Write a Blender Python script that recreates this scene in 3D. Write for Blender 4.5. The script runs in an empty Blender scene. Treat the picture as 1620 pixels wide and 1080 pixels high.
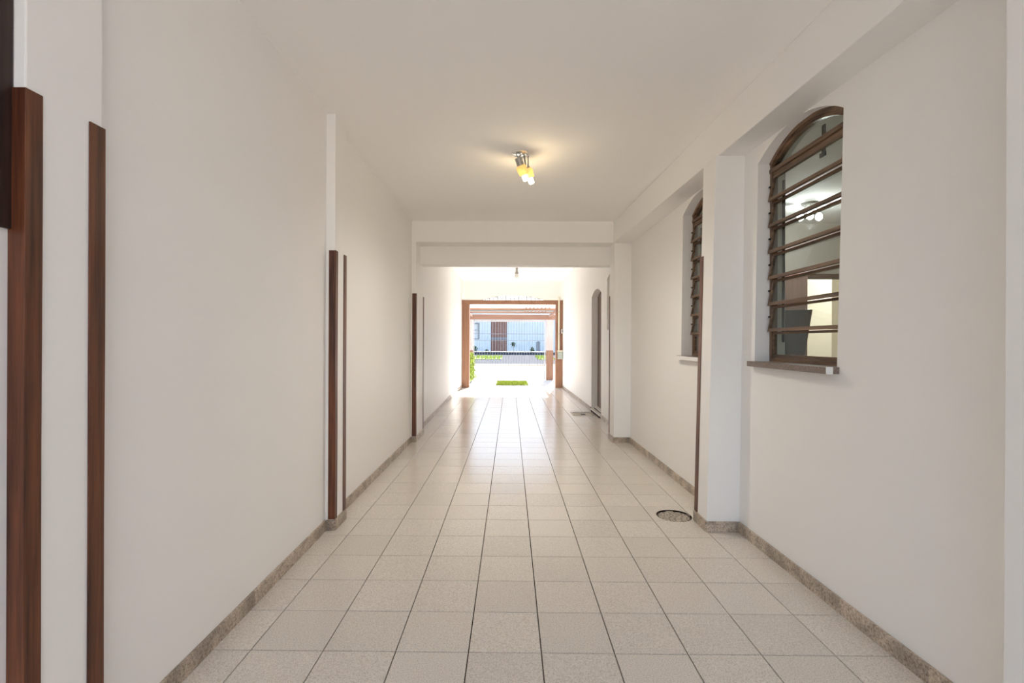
import bpy, bmesh, math, random
from mathutils import Vector, Matrix

random.seed(7)
SC = bpy.context.scene
COL = SC.collection
U = 1.277            # metres per camera height; plan coordinates below are in camera heights
R = math.radians

# ------------------------------------------------------------------ camera
cd = bpy.data.cameras.new('camera')
cd.sensor_width = 36.0
cd.lens = 772.0 / 1620.0 * 36.0
cd.shift_x = 2.5 / 1620.0
cd.shift_y = 1.0 / 1620.0
cd.clip_start = 0.02
cd.clip_end = 400.0
cam = bpy.data.objects.new('camera', cd)
cam.location = (0, 0, U)
cam.rotation_euler = (R(90), -0.004, 0)
COL.objects.link(cam)
SC.camera = cam

# ------------------------------------------------------------------ sky, sun, exposure
SUN_EL, SUN_AZ = 42.0, 9.0       # degrees up, degrees to the side of the corridor axis
world = bpy.data.worlds.new('sky')
SC.world = world
world.use_nodes = True
wn = world.node_tree
wn.nodes.clear()
wo = wn.nodes.new('ShaderNodeOutputWorld')
wb = wn.nodes.new('ShaderNodeBackground')
ws = wn.nodes.new('ShaderNodeTexSky')
ws.sky_type = 'NISHITA'
ws.sun_disc = False
ws.sun_elevation = R(SUN_EL)
ws.sun_rotation = R(SUN_AZ)
ws.air_density = 1.0
ws.dust_density = 1.0
ws.ozone_density = 1.0
wb.inputs['Strength'].default_value = 0.24
wn.links.new(ws.outputs[0], wb.inputs[0])
wn.links.new(wb.outputs[0], wo.inputs[0])

sl = bpy.data.lights.new('sun', 'SUN')
sl.energy = 11.0
sl.color = (1.0, 0.975, 0.94)
sl.angle = R(1.0)
so = bpy.data.objects.new('sun', sl)
e, a = R(SUN_EL), R(SUN_AZ)
so.rotation_euler = Vector((-math.sin(a) * math.cos(e), -math.cos(a) * math.cos(e), -math.sin(e))).to_track_quat('-Z', 'Y').to_euler()
so.location = (3, 30, 20)
COL.objects.link(so)

SC.view_settings.view_transform = 'Standard'
SC.view_settings.look = 'None'
SC.view_settings.gamma = 1.0
SC.view_settings.use_curve_mapping = False
SC.view_settings.exposure = 1.22
SC.cycles.max_bounces = 16
SC.cycles.diffuse_bounces = 12
SC.cycles.use_denoising = True
SC.cycles.sample_clamp_indirect = 8.0
SC.cycles.caustics_reflective = True
SC.cycles.blur_glossy = 0.5
SC.cycles.caustics_refractive = False

# ------------------------------------------------------------------ materials
def new_mat(name):
    m = bpy.data.materials.new(name)
    m.use_nodes = True
    nt = m.node_tree
    return m, nt, nt.nodes['Principled BSDF']

def simple(name, col, rough=0.5, metal=0.0, spec=0.5, noise=0.0, nscale=20.0, bump=0.0, bscale=60.0):
    m, nt, b = new_mat(name)
    b.inputs['Base Color'].default_value = (*col, 1)
    b.inputs['Roughness'].default_value = rough
    b.inputs['Metallic'].default_value = metal
    b.inputs['Specular IOR Level'].default_value = spec
    tc = nt.nodes.new('ShaderNodeTexCoord')
    if noise:
        n = nt.nodes.new('ShaderNodeTexNoise')
        n.inputs['Scale'].default_value = nscale
        n.inputs['Detail'].default_value = 4
        nt.links.new(tc.outputs['Object'], n.inputs['Vector'])
        r = nt.nodes.new('ShaderNodeValToRGB')
        r.color_ramp.elements[0].position = 0.3
        r.color_ramp.elements[1].position = 0.7
        r.color_ramp.elements[0].color = (*[c * (1 - noise) for c in col], 1)
        r.color_ramp.elements[1].color = (*[min(1, c * (1 + noise)) for c in col], 1)
        nt.links.new(n.outputs['Fac'], r.inputs['Fac'])
        nt.links.new(r.outputs['Color'], b.inputs['Base Color'])
    if bump:
        n2 = nt.nodes.new('ShaderNodeTexNoise')
        n2.inputs['Scale'].default_value = bscale
        n2.inputs['Detail'].default_value = 3
        nt.links.new(tc.outputs['Object'], n2.inputs['Vector'])
        bp = nt.nodes.new('ShaderNodeBump')
        bp.inputs['Strength'].default_value = bump
        bp.inputs['Distance'].default_value = 0.004
        nt.links.new(n2.outputs['Fac'], bp.inputs['Height'])
        nt.links.new(bp.outputs['Normal'], b.inputs['Normal'])
    return m

def wood(name, dark, light, rough=0.28, coat=0.3, axis=2, bump=0.15):
    m, nt, b = new_mat(name)
    tc = nt.nodes.new('ShaderNodeTexCoord')
    mp = nt.nodes.new('ShaderNodeMapping')
    sc = [38.0, 38.0, 38.0]
    sc[axis] = 1.6
    mp.inputs['Scale'].default_value = sc
    n = nt.nodes.new('ShaderNodeTexNoise')
    n.inputs['Scale'].default_value = 1.0
    n.inputs['Detail'].default_value = 6
    n.inputs['Roughness'].default_value = 0.65
    r = nt.nodes.new('ShaderNodeValToRGB')
    r.color_ramp.elements[0].position = 0.34
    r.color_ramp.elements[0].color = (*dark, 1)
    r.color_ramp.elements[1].position = 0.68
    r.color_ramp.elements[1].color = (*light, 1)
    nt.links.new(tc.outputs['Object'], mp.inputs['Vector'])
    nt.links.new(mp.outputs['Vector'], n.inputs['Vector'])
    nt.links.new(n.outputs['Fac'], r.inputs['Fac'])
    nt.links.new(r.outputs['Color'], b.inputs['Base Color'])
    b.inputs['Roughness'].default_value = rough
    b.inputs['Coat Weight'].default_value = coat
    b.inputs['Coat Roughness'].default_value = 0.15
    bp = nt.nodes.new('ShaderNodeBump')
    bp.inputs['Strength'].default_value = bump
    bp.inputs['Distance'].default_value = 0.002
    nt.links.new(n.outputs['Fac'], bp.inputs['Height'])
    nt.links.new(bp.outputs['Normal'], b.inputs['Normal'])
    return m

def speckle(name, base, dark, light, scale, rough, vary=0.04, spec=0.5, blotch=0.0, darkpos=0.36):
    """stone with fine dark and light specks; a little different on every tile"""
    m, nt, b = new_mat(name)
    tc = nt.nodes.new('ShaderNodeTexCoord')
    oi = nt.nodes.new('ShaderNodeObjectInfo')
    add = nt.nodes.new('ShaderNodeVectorMath')
    mulv = nt.nodes.new('ShaderNodeMath'); mulv.operation = 'MULTIPLY'; mulv.inputs[1].default_value = 37.0
    nt.links.new(oi.outputs['Random'], mulv.inputs[0])
    nt.links.new(tc.outputs['Object'], add.inputs[0])
    nt.links.new(mulv.outputs[0], add.inputs[1])
    n = nt.nodes.new('ShaderNodeTexNoise')
    n.inputs['Scale'].default_value = scale
    n.inputs['Detail'].default_value = 3
    n.inputs['Roughness'].default_value = 0.8
    nt.links.new(add.outputs[0], n.inputs['Vector'])
    r = nt.nodes.new('ShaderNodeValToRGB')
    r.color_ramp.elements[0].position = darkpos
    r.color_ramp.elements[0].color = (*dark, 1)
    r.color_ramp.elements[1].position = 0.66
    r.color_ramp.elements[1].color = (*light, 1)
    mid = r.color_ramp.elements.new(0.49)
    mid.color = (*base, 1)
    nt.links.new(n.outputs['Fac'], r.inputs['Fac'])
    hs = nt.nodes.new('ShaderNodeHueSaturation')
    mr = nt.nodes.new('ShaderNodeMapRange')
    mr.inputs['To Min'].default_value = 1 - vary
    mr.inputs['To Max'].default_value = 1 + vary
    nt.links.new(oi.outputs['Random'], mr.inputs['Value'])
    nt.links.new(mr.outputs[0], hs.inputs['Value'])
    col = r.outputs['Color']
    if blotch:
        n3 = nt.nodes.new('ShaderNodeTexNoise')
        n3.inputs['Scale'].default_value = 9.0
        n3.inputs['Detail'].default_value = 4
        nt.links.new(add.outputs[0], n3.inputs['Vector'])
        r3 = nt.nodes.new('ShaderNodeValToRGB')
        r3.color_ramp.elements[0].position = 0.38
        r3.color_ramp.elements[0].color = (1 - blotch, 1 - blotch, 1 - blotch, 1)
        r3.color_ramp.elements[1].position = 0.62
        nt.links.new(n3.outputs['Fac'], r3.inputs['Fac'])
        mx = nt.nodes.new('ShaderNodeMix'); mx.data_type = 'RGBA'; mx.blend_type = 'MULTIPLY'
        mx.inputs['Factor'].default_value = 1.0
        nt.links.new(col, mx.inputs['A'])
        nt.links.new(r3.outputs['Color'], mx.inputs['B'])
        col = mx.outputs['Result']
    nt.links.new(col, hs.inputs['Color'])
    nt.links.new(hs.outputs['Color'], b.inputs['Base Color'])
    b.inputs['Roughness'].default_value = rough
    b.inputs['Specular IOR Level'].default_value = spec
    bp = nt.nodes.new('ShaderNodeBump')
    bp.inputs['Strength'].default_value = 0.05
    bp.inputs['Distance'].default_value = 0.001
    nt.links.new(n.outputs['Fac'], bp.inputs['Height'])
    nt.links.new(bp.outputs['Normal'], b.inputs['Normal'])
    return m

def glass(name, tint=(1, 1, 1), refl=1.0):
    m = bpy.data.materials.new(name)
    m.use_nodes = True
    nt = m.node_tree
    nt.nodes.clear()
    o = nt.nodes.new('ShaderNodeOutputMaterial')
    t = nt.nodes.new('ShaderNodeBsdfTransparent'); t.inputs[0].default_value = (*tint, 1)
    g = nt.nodes.new('ShaderNodeBsdfGlossy'); g.inputs['Roughness'].default_value = 0.03
    f = nt.nodes.new('ShaderNodeLayerWeight'); f.inputs[0].default_value = 0.5
    pw = nt.nodes.new('ShaderNodeMath'); pw.operation = 'POWER'; pw.inputs[1].default_value = 5.0
    mu = nt.nodes.new('ShaderNodeMath'); mu.operation = 'MULTIPLY_ADD'; mu.inputs[1].default_value = 0.9 * refl; mu.inputs[2].default_value = 0.045 * refl
    nt.links.new(f.outputs['Facing'], pw.inputs[0])
    mx = nt.nodes.new('ShaderNodeMixShader')
    nt.links.new(pw.outputs[0], mu.inputs[0])
    nt.links.new(mu.outputs[0], mx.inputs[0])
    nt.links.new(t.outputs[0], mx.inputs[1])
    nt.links.new(g.outputs[0], mx.inputs[2])
    nt.links.new(mx.outputs[0], o.inputs[0])
    return m

def emit(name, col, s):
    m, nt, b = new_mat(name)
    b.inputs['Base Color'].default_value = (0.9, 0.9, 0.9, 1)
    b.inputs['Emission Color'].default_value = (*col, 1)
    b.inputs['Emission Strength'].default_value = s
    return m

M = {}
M['paint'] = simple('white wall paint', (0.875, 0.868, 0.856), 0.55, spec=0.3, bump=0.06, bscale=45)
M['ceil'] = simple('white ceiling paint', (0.93, 0.92, 0.905), 0.7, spec=0.2, bump=0.04, bscale=30)
M['tile'] = speckle('speckled beige floor tile', (0.67, 0.62, 0.555), (0.47, 0.42, 0.365), (0.78, 0.735, 0.67), 190, 0.19, 0.035, 0.25)
M['grout'] = simple('dark brown grout', (0.032, 0.022, 0.015), 0.95, spec=0.1, noise=0.3)
M['granite'] = speckle('brown grey granite', (0.53, 0.44, 0.355), (0.25, 0.19, 0.14), (0.68, 0.585, 0.49), 90, 0.45, 0.10, 0.5, 0.4)
M['guard'] = wood('dark varnished wood', (0.042, 0.009, 0.003), (0.185, 0.058, 0.020), 0.40, 0.03)
M['darkwood'] = wood('near black window wood', (0.010, 0.004, 0.003), (0.040, 0.016, 0.010), 0.5, 0.0)
M['winwood'] = wood('aged brown window wood', (0.065, 0.034, 0.018), (0.26, 0.155, 0.092), 0.45, 0.05, axis=1)
M['winwood_v'] = wood('aged brown window stile wood', (0.065, 0.034, 0.018), (0.26, 0.155, 0.092), 0.45, 0.05, axis=2)
M['post'] = wood('brown post wood', (0.23, 0.110, 0.063), (0.35, 0.185, 0.115), 0.55, 0.0)
M['beam'] = wood('brown beam wood', (0.23, 0.110, 0.063), (0.35, 0.185, 0.115), 0.55, 0.0, axis=0)
M['rafter'] = wood('brown rafter wood', (0.23, 0.110, 0.063), (0.35, 0.185, 0.115), 0.55, 0.0, axis=1)
M['glass'] = glass('clear window glass', (0.86, 0.90, 0.86), 1.2)
M['darkglass'] = simple('dark shaded glass', (0.02, 0.018, 0.016), 0.08)
M['sillstone'] = speckle('brown sill stone', (0.20, 0.15, 0.125), (0.11, 0.08, 0.065), (0.29, 0.225, 0.19), 120, 0.35, 0.02)
M['iron'] = simple('dark iron', (0.03, 0.025, 0.022), 0.5, 0.6)
M['chrome'] = simple('polished chrome', (0.97, 0.97, 0.95), 0.16, 0.85)
M['greymetal'] = simple('brushed grey metal', (0.42, 0.41, 0.38), 0.4, 0.7)
M['concrete'] = simple('pale concrete', (0.50, 0.485, 0.455), 0.85, noise=0.08, nscale=3, bump=0.1)
M['asphalt'] = simple('grey asphalt', (0.060, 0.062, 0.070), 0.95, spec=0.05, noise=0.12, nscale=5)
M['earth'] = simple('brownish ground', (0.42, 0.34, 0.26), 0.95, noise=0.15, nscale=2)
M['grass'] = simple('yellow green grass blades', (0.30, 0.36, 0.05), 0.7, noise=0.25, nscale=15)
M['leaf'] = simple('yellow green leaves', (0.34, 0.42, 0.06), 0.6, noise=0.3, nscale=12)
M['darkleaf'] = simple('green leaves', (0.07, 0.14, 0.06), 0.6, noise=0.3, nscale=9)
M['bark'] = simple('grey brown bark', (0.16, 0.12, 0.09), 0.9, noise=0.3)
M['gatepaint'] = simple('grey white gate paint', (0.50, 0.50, 0.52), 0.45, 0.2)
M['gatedark'] = simple('grey gate bars', (0.26, 0.27, 0.30), 0.45, 0.2)
M['gatebrown'] = simple('brown weathered gate rail', (0.33, 0.24, 0.17), 0.6, noise=0.2)
M['housewall'] = simple('white facade render', (0.80, 0.84, 0.86), 0.8, noise=0.03, nscale=1.5)
M['housedoor'] = simple('red brown door panels', (0.30, 0.135, 0.10), 0.5, noise=0.15, nscale=6)
M['grey'] = simple('grey painted masonry', (0.30, 0.30, 0.32), 0.8, noise=0.1)
M['pvc'] = simple('cream conduit plastic', (0.78, 0.74, 0.60), 0.4)
M['meter'] = simple('grey green meter box', (0.42, 0.48, 0.44), 0.5)
M['white'] = simple('white plastic', (0.8, 0.8, 0.78), 0.4)
M['amber'] = None
M['drain'] = simple('cast grey drain cover', (0.44, 0.385, 0.32), 0.6, noise=0.25, nscale=40)
M['pinkpaint'] = simple('pale pinkish paint', (0.62, 0.47, 0.42), 0.7, noise=0.05)
M['cream'] = simple('cream bounce wall paint', (0.50, 0.44, 0.375), 0.8)  # only on the added bounce wall behind the camera
M['draindark'] = simple('dark drain joints', (0.10, 0.08, 0.065), 0.8)
M['drainlight'] = simple('worn beige cover plate', (0.55, 0.50, 0.42), 0.6, noise=0.15, nscale=12)
M['dark'] = simple('dark recess', (0.05, 0.04, 0.035), 0.8)
M['door'] = wood('dark brown door wood', (0.05, 0.02, 0.01), (0.15, 0.06, 0.03), 0.4, 0.2)
M['roomwall'] = simple('beige room wall', (0.62, 0.57, 0.50), 0.7)
M['pinkwood'] = wood('pinkish brown wardrobe wood', (0.26, 0.15, 0.115), (0.34, 0.205, 0.16), 0.45, 0.1)
M['screen'] = simple('dark screen', (0.035, 0.03, 0.03), 0.25)
M['tilered'] = simple('terracotta roof tiles', (0.45, 0.21, 0.13), 0.8, noise=0.2, nscale=4)
M['whitestep'] = simple('pale marble step', (0.68, 0.65, 0.60), 0.35, noise=0.06, nscale=12)

# ------------------------------------------------------------------ mesh helpers
class MB:
    """collects shapes given in camera heights (x across, z along the corridor, h up from the floor)"""
    def __init__(s): s.v = []; s.f = []
    def add(s, vs, fs):
        o = len(s.v)
        s.v += [tuple(v) for v in vs]
        s.f += [[i + o for i in f] for f in fs]
        return s
    def hexa(s, p):          # 8 points: bottom ring 0-3, top ring 4-7
        return s.add(p, [(3, 2, 1, 0), (4, 5, 6, 7), (0, 1, 5, 4), (1, 2, 6, 5), (2, 3, 7, 6), (3, 0, 4, 7)])
    def box(s, x0, x1, z0, z1, h0, h1):
        return s.hexa([(x0, z0, h0), (x1, z0, h0), (x1, z1, h0), (x0, z1, h0), (x0, z0, h1), (x1, z0, h1), (x1, z1, h1), (x0, z1, h1)])
    def cbox(s, x0, x1, z0, z1, h0, h1, c):
        """box with its edges bevelled by c"""
        b = bmesh.new()
        bmesh.ops.create_cube(b, size=1.0)
        for v in b.verts:
            v.co = Vector(((x0 + x1) / 2 + v.co.x * (x1 - x0), (z0 + z1) / 2 + v.co.y * (z1 - z0), (h0 + h1) / 2 + v.co.z * (h1 - h0)))
        bmesh.ops.bevel(b, geom=b.edges[:], offset=c, segments=2, affect='EDGES', profile=0.6)
        b.verts.index_update()
        s.add([v.co[:] for v in b.verts], [[v.index for v in f.verts] for f in b.faces])
        b.free()
        return s
    def prism(s, poly, h0, h1):
        n = len(poly)
        vs = [(x, z, h0) for x, z in poly] + [(x, z, h1) for x, z in poly]
        return s.add(vs, [list(range(n))[::-1], list(range(n, 2 * n))] + [(i, (i + 1) % n, n + (i + 1) % n, n + i) for i in range(n)])
    def tube(s, pts, r, n=10, cap=True):
        pts = [Vector(p) for p in pts]
        rs = r if isinstance(r, (list, tuple)) else [r] * len(pts)
        rings = []
        for i, p in enumerate(pts):
            d = (pts[min(i + 1, len(pts) - 1)] - pts[max(i - 1, 0)]).normalized()
            ref = Vector((0, 0, 1)) if abs(d.z) < 0.9 else Vector((1, 0, 0))
            a_ = d.cross(ref).normalized(); b_ = d.cross(a_).normalized()
            rings.append([(p + a_ * math.cos(2 * math.pi * k / n) * rs[i] + b_ * math.sin(2 * math.pi * k / n) * rs[i])[:] for k in range(n)])
        vs = [v for q in rings for v in q]
        fs = []
        for i in range(len(pts) - 1):
            for k in range(n):
                fs.append((i * n + k, i * n + (k + 1) % n, (i + 1) * n + (k + 1) % n, (i + 1) * n + k))
        if cap:
            fs.append(list(range(n))[::-1]); fs.append([(len(pts) - 1) * n + k for k in range(n)])
        return s.add(vs, fs)
    def build(s, name, m, parent=None, smooth=False, kind=None, bevel=0.0, label=None):
        me = bpy.data.meshes.new(name)
        off = Vector((0, 0, 0))
        if parent is not None:
            q = parent
            while q is not None:
                off += q.location; q = q.parent
        me.from_pydata([(Vector(v) * U - off)[:] for v in s.v], [], s.f)
        b = bmesh.new(); b.from_mesh(me)
        bmesh.ops.remove_doubles(b, verts=b.verts, dist=1e-5)
        bmesh.ops.recalc_face_normals(b, faces=b.faces)
        if bevel:
            eds = [ed for ed in b.edges if len(ed.link_faces) == 2 and ed.calc_face_angle(0) > 0.6]
            bmesh.ops.bevel(b, geom=eds, offset=bevel, segments=2, affect='EDGES', profile=0.6)
        b.to_mesh(me); b.free()
        if smooth:
            for p in me.polygons: p.use_smooth = True
            me.set_sharp_from_angle(angle=R(35))
        me.materials.append(m)
        o = bpy.data.objects.new(name, me)
        COL.objects.link(o)
        if parent is not None: o.parent = parent
        if kind: o['kind'] = kind
        if label: o['label'] = label
        return o

def tag(o, label, cat=None, group=None, kind=None):
    o['label'] = label
    if cat: o['category'] = cat
    if group: o['group'] = group
    if kind: o['kind'] = kind
    return o

def empty(name, x, z, h, label, cat, group=None, kind=None):
    o = bpy.data.objects.new(name, None)
    o.location = (x * U, z * U, h * U)
    o.empty_display_size = 0.1
    COL.objects.link(o)
    return tag(o, label, cat, group, kind)

def lerp_fn(pts):
    def f(t):
        if t <= pts[0][0]: return pts[0][1]
        for (a0, b0), (a1, b1) in zip(pts, pts[1:]):
            if t <= a1: return b0 + (b1 - b0) * (t - a0) / (a1 - a0)
        return pts[-1][1]
    return f

def arch_h(o, s):
    """height of the top of an opening at s: flat or a segmental arch"""
    s0, s1, hb, hs, rise = o
    if rise <= 0: return hs
    w = (s1 - s0) / 2
    r = (w * w + rise * rise) / (2 * rise)
    d = s - (s0 + s1) / 2
    return hs + math.sqrt(max(r * r - d * d, 0)) - (r - rise)

def wall_mb(pos, breaks, h0, h1, openings=()):
    """pos(s, h, side) gives the point on the front (side 0) or the back (side 1); openings are (s0, s1, bottom, spring, rise)"""
    ss = set(breaks)
    for o in openings:
        n = 20 if o[4] > 0 else 1
        ss |= {o[0] + (o[1] - o[0]) * i / n for i in range(n + 1)}
    ss = sorted(ss)
    mb = MB()
    def quad(p): mb.add(p, [(0, 1, 2, 3)])
    for a0, b0 in zip(ss, ss[1:]):
        op = next((o for o in openings if a0 >= o[0] - 1e-9 and b0 <= o[1] + 1e-9), None)
        bands = [((h0, h0), (h1, h1))] if op is None else [((h0, h0), (op[2], op[2])), ((arch_h(op, a0), arch_h(op, b0)), (h1, h1))]
        for lo, hi in bands:
            if hi[0] - lo[0] < 1e-6 and hi[1] - lo[1] < 1e-6: continue
            for side in (0, 1):
                quad([pos(a0, lo[0], side), pos(b0, lo[1], side), pos(b0, hi[1], side), pos(a0, hi[0], side)])
        if op is not None:
            if op[2] > h0 + 1e-6: quad([pos(a0, op[2], 0), pos(b0, op[2], 0), pos(b0, op[2], 1), pos(a0, op[2], 1)])
            quad([pos(a0, arch_h(op, a0), 0), pos(b0, arch_h(op, b0), 0), pos(b0, arch_h(op, b0), 1), pos(a0, arch_h(op, a0), 1)])
        if op is None or op[2] > h0 + 1e-6:
            quad([pos(a0, h0, 0), pos(b0, h0, 0), pos(b0, h0, 1), pos(a0, h0, 1)])
        quad([pos(a0, h1, 0), pos(b0, h1, 0), pos(b0, h1, 1), pos(a0, h1, 1)])
    for o in openings:
        for s_ in (o[0], o[1]):
            hb, ht = o[2], o[3]
            quad([pos(s_, hb, 0), pos(s_, ht, 0), pos(s_, ht, 1), pos(s_, hb, 1)])
    for s_ in (ss[0], ss[-1]):
        quad([pos(s_, h0, 0), pos(s_, h1, 0), pos(s_, h1, 1), pos(s_, h0, 1)])
    return mb

# ------------------------------------------------------------------ plan of the corridor
CEIL = 2.207          # ceiling over the near part
CEIL3 = 2.36          # ceiling over the far part
SOFF = 1.995          # underside of the beams
BEAMZ = 4.87          # face of the cross beam
GATEZ = 10.70         # gate wall
left_face = lerp_fn([(-2.0, -0.960), (0.95, -0.960), (0.951, -0.962), (1.43, -0.966), (2.62, -0.980), (2.621, -0.985), (4.95, -0.990), (4.951, -1.006), (5.65, -1.017), (8.63, -1.068), (10.9, -1.068)])
right_bot = lerp_fn([(-2.0, 1.245), (1.43, 1.239), (2.60, 1.217), (3.0, 1.211), (4.90, 1.200), (5.2, 1.203), (6.40, 1.196), (7.2, 1.185), (10.9, 1.146)])
right_top = lerp_fn([(-2.0, 1.31), (1.43, 1.295), (2.60, 1.241), (4.90, 1.205), (5.2, 1.205), (7.2, 1.185), (10.9, 1.146)])
def right_face(z, h):
    t = h / SOFF
    return right_bot(z) * (1 - t) + right_top(z) * t
WT = 0.155            # wall thickness

WIN = [dict(z0=1.869, z1=2.462, sill=0.905, spring=1.903, rise=0.095),
       dict(z0=2.884, z1=3.477, sill=0.905, spring=1.903, rise=0.088),
       dict(z0=5.40, z1=6.05, sill=1.157, spring=1.78, rise=0.075)]
DOOR = dict(z0=6.42, z1=7.13, spring=1.655, rise=0.085)

def rpos(s, h, side): return (right_face(s, h) if side == 0 else 1.385, s, h)
def lpos(s, h, side): return (left_face(s) if side == 0 else -1.20, s, h)
def op(w): return (w['z0'], w['z1'], w['sill'], w['spring'], w['rise'])

o = wall_mb(rpos, [-2.0, 0.0, 1.43, 2.6, 3.0, 4.9, 5.05], 0, CEIL, [op(WIN[0]), op(WIN[1])]).build('wall_right', M['paint'], kind='structure')
tag(o, 'long white wall with two deep arched window recesses')
o = wall_mb(rpos, [5.05, 5.2, 6.4, 7.2, 8.5, 10.9], 0, CEIL3, [op(WIN[2]), (DOOR['z0'], DOOR['z1'], 0.0, DOOR['spring'], DOOR['rise'])]).build('wall_right', M['paint'], kind='structure')
tag(o, 'white wall beyond the cross beam with an arched doorway')
o = wall_mb(lpos, [-2.0, 0.95, 0.951, 1.43, 2.62, 2.621, 4.95, 4.951, 5.05], 0, CEIL).build('wall_left', M['paint'], kind='structure')
tag(o, 'plain long white wall with wooden corner strips on its pilasters')
o = wall_mb(lpos, [5.05, 5.65, 8.63, 10.9], 0, CEIL3).build('wall_left', M['paint'], kind='structure')
tag(o, 'plain white wall beyond the cross beam, sunlit near the floor')

# ceilings
o = MB().box(-1.2, 1.42, -1.0, 5.05, CEIL, CEIL + 0.12).build('ceiling', M['ceil'], kind='structure')
tag(o, 'flat white ceiling carrying the two-spot lamp')
o = MB().box(-1.2, 1.42, 5.05, 10.86, CEIL3, CEIL3 + 0.12).build('ceiling', M['ceil'], kind='structure')
tag(o, 'higher white ceiling beyond the cross beam')

# cross beams
o = MB().box(-0.99, 1.205, BEAMZ, 5.09, SOFF, CEIL3 + 0.02).build('beam', M['paint'], kind='structure', bevel=0.006)
tag(o, 'wide white cross beam under the ceiling')
o = MB().box(-1.004, 1.203, 5.09, 5.235, 1.803, CEIL3 + 0.02).build('beam', M['paint'], kind='structure', bevel=0.006)
tag(o, 'lower white cross beam just behind the wide one')
# long beam along the window wall
sx = lambda z: 1.14 - 0.0330 * (z - 1.41)
p = [(sx(z), z) for z in (-1.0, 1.41, 2.6, BEAMZ)] + [(1.36, BEAMZ), (1.36, -1.0)]
o = MB().prism(p, SOFF, CEIL).build('beam', M['paint'], kind='structure', bevel=0.006)
tag(o, 'long white beam running above the two arched windows')

# pilasters (x front bottom, x front top, z0, z1, top)
def pilaster(xf0, xf1, z0, z1, top, back, label):
    mb = MB().hexa([(xf0, z0, 0), (back, z0, 0), (back, z1, 0), (xf0, z1, 0), (xf1, z0, top), (back, z0, top), (back, z1, top), (xf1, z1, top)])
    o = mb.build('pilaster', M['paint'], kind='structure', bevel=0.004)
    return tag(o, label)
P0, P1, P2 = (0.9355, 1.112), (2.590, 2.755), (4.87, 5.30)
XL0, XL1, XL2 = -0.9316, -0.9316, -0.9440
pilaster(XL0, XL0, *P0, CEIL, -1.0, 'white pilaster nearest the camera with broad wooden strips')
pilaster(XL1, XL1, *P1, CEIL, -1.02, 'slim white pilaster halfway along the plain wall')
pilaster(XL2, XL2, *P2, 1.997, -1.05, 'white pilaster under the cross beam, plain wall side')
pilaster(1.126, 1.128, 0.94, 1.113, SOFF, 1.33, 'bluish white pilaster nearest the camera without wood')
pilaster(1.0455, 1.086, *P1, SOFF, 1.25, 'white pilaster between the two arched windows')
P2R = (4.87, 5.11)
pilaster(1.035, 1.036, *P2R, 1.997, 1.24, 'white pilaster under the cross beam, window side')

# gate wall with its low arch
def gpos(s, h, side): return (s, GATEZ + 0.12 * side, h)
o = wall_mb(gpos, [-1.19, 1.36], 1.9217, CEIL3, [(-0.645, 0.765, 1.9217, 1.9217, 0.104)]).build('wall_front', M['paint'], kind='structure')
tag(o, 'white wall above the gate opening with a shallow arch')
# rounded plaster cove round that wall
mb = MB()
for (x0, sgn) in ((-1.066, 1), (1.148, -1)):
    pts = [(x0, GATEZ)] + [(x0 + sgn * 0.11 * (1 - math.sin(t)), GATEZ - 0.11 * (1 - math.cos(t))) for t in [i * math.pi / 16 for i in range(9)]]
    mb.prism(pts, 1.93, CEIL3)
o = mb.build('trim_1', M['paint'], kind='structure', smooth=True)
tag(o, 'rounded white plaster corners beside the gate arch')
mb = MB()
pts = [(GATEZ, CEIL3)] + [(GATEZ - 0.11 * (1 - math.cos(t)), CEIL3 - 0.11 * (1 - math.sin(t))) for t in [i * math.pi / 16 for i in range(9)]]
n = len(pts)
mb.add([(-1.066, z, h) for z, h in pts] + [(1.148, z, h) for z, h in pts], [list(range(n)), list(range(n, 2 * n))] + [(i, (i + 1) % n, n + (i + 1) % n, n + i) for i in range(n)])
o = mb.build('trim_2', M['paint'], kind='structure', smooth=True)
tag(o, 'rounded white plaster cove between ceiling and gate wall')

# ------------------------------------------------------------------ floor: slab and tiles
FZ0, FZ1 = -2.0, 11.02
slab = MB().box(-1.2, 1.385, FZ0, FZ1, -0.12, -0.0095).build('floor', M['grout'], kind='structure')
tag(slab, 'corridor floor of speckled beige square tiles with dark joints')
TX0, TS, TZ0, TZ = -0.1315, 0.2355, 1.573, 0.2351
SK, GAP = 0.009, 0.0017
def tile_poly(k, n_, lo, hi):
    x0, x1 = max(TX0 + TS * k + GAP, lo), min(TX0 + TS * (k + 1) - GAP, hi)
    if x1 - x0 < 0.01: return None
    z0, z1 = TZ0 + TZ * n_ + GAP, TZ0 + TZ * (n_ + 1) - GAP
    return [(x0, z0 - SK * x0), (x1, z0 - SK * x1), (x1, z1 - SK * x1), (x0, z1 - SK * x0)]
def tile_mb(mb, p, dh=0.0):
    cx = sum(q[0] for q in p) / 4; cz = sum(q[1] for q in p) / 4
    def ins(d): return [(x + (d if x < cx else -d), z + (d if z < cz else -d)) for x, z in p]
    b_, m_, t_ = [(x, z, -0.0095) for x, z in p], [(x, z, -0.0012 + dh) for x, z in p], [(x, z, dh) for x, z in ins(0.0011)]
    f = [(8, 9, 10, 11)]
    for i in range(4):
        j = (i + 1) % 4
        f += [(i, j, 4 + j, 4 + i), (4 + i, 4 + j, 8 + j, 8 + i)]
    mb.add(b_ + m_ + t_, f)
full_mesh = None
tiles, field = {}, MB()
NROW0, NROW1, NIND = -16, 40, 28
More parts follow.
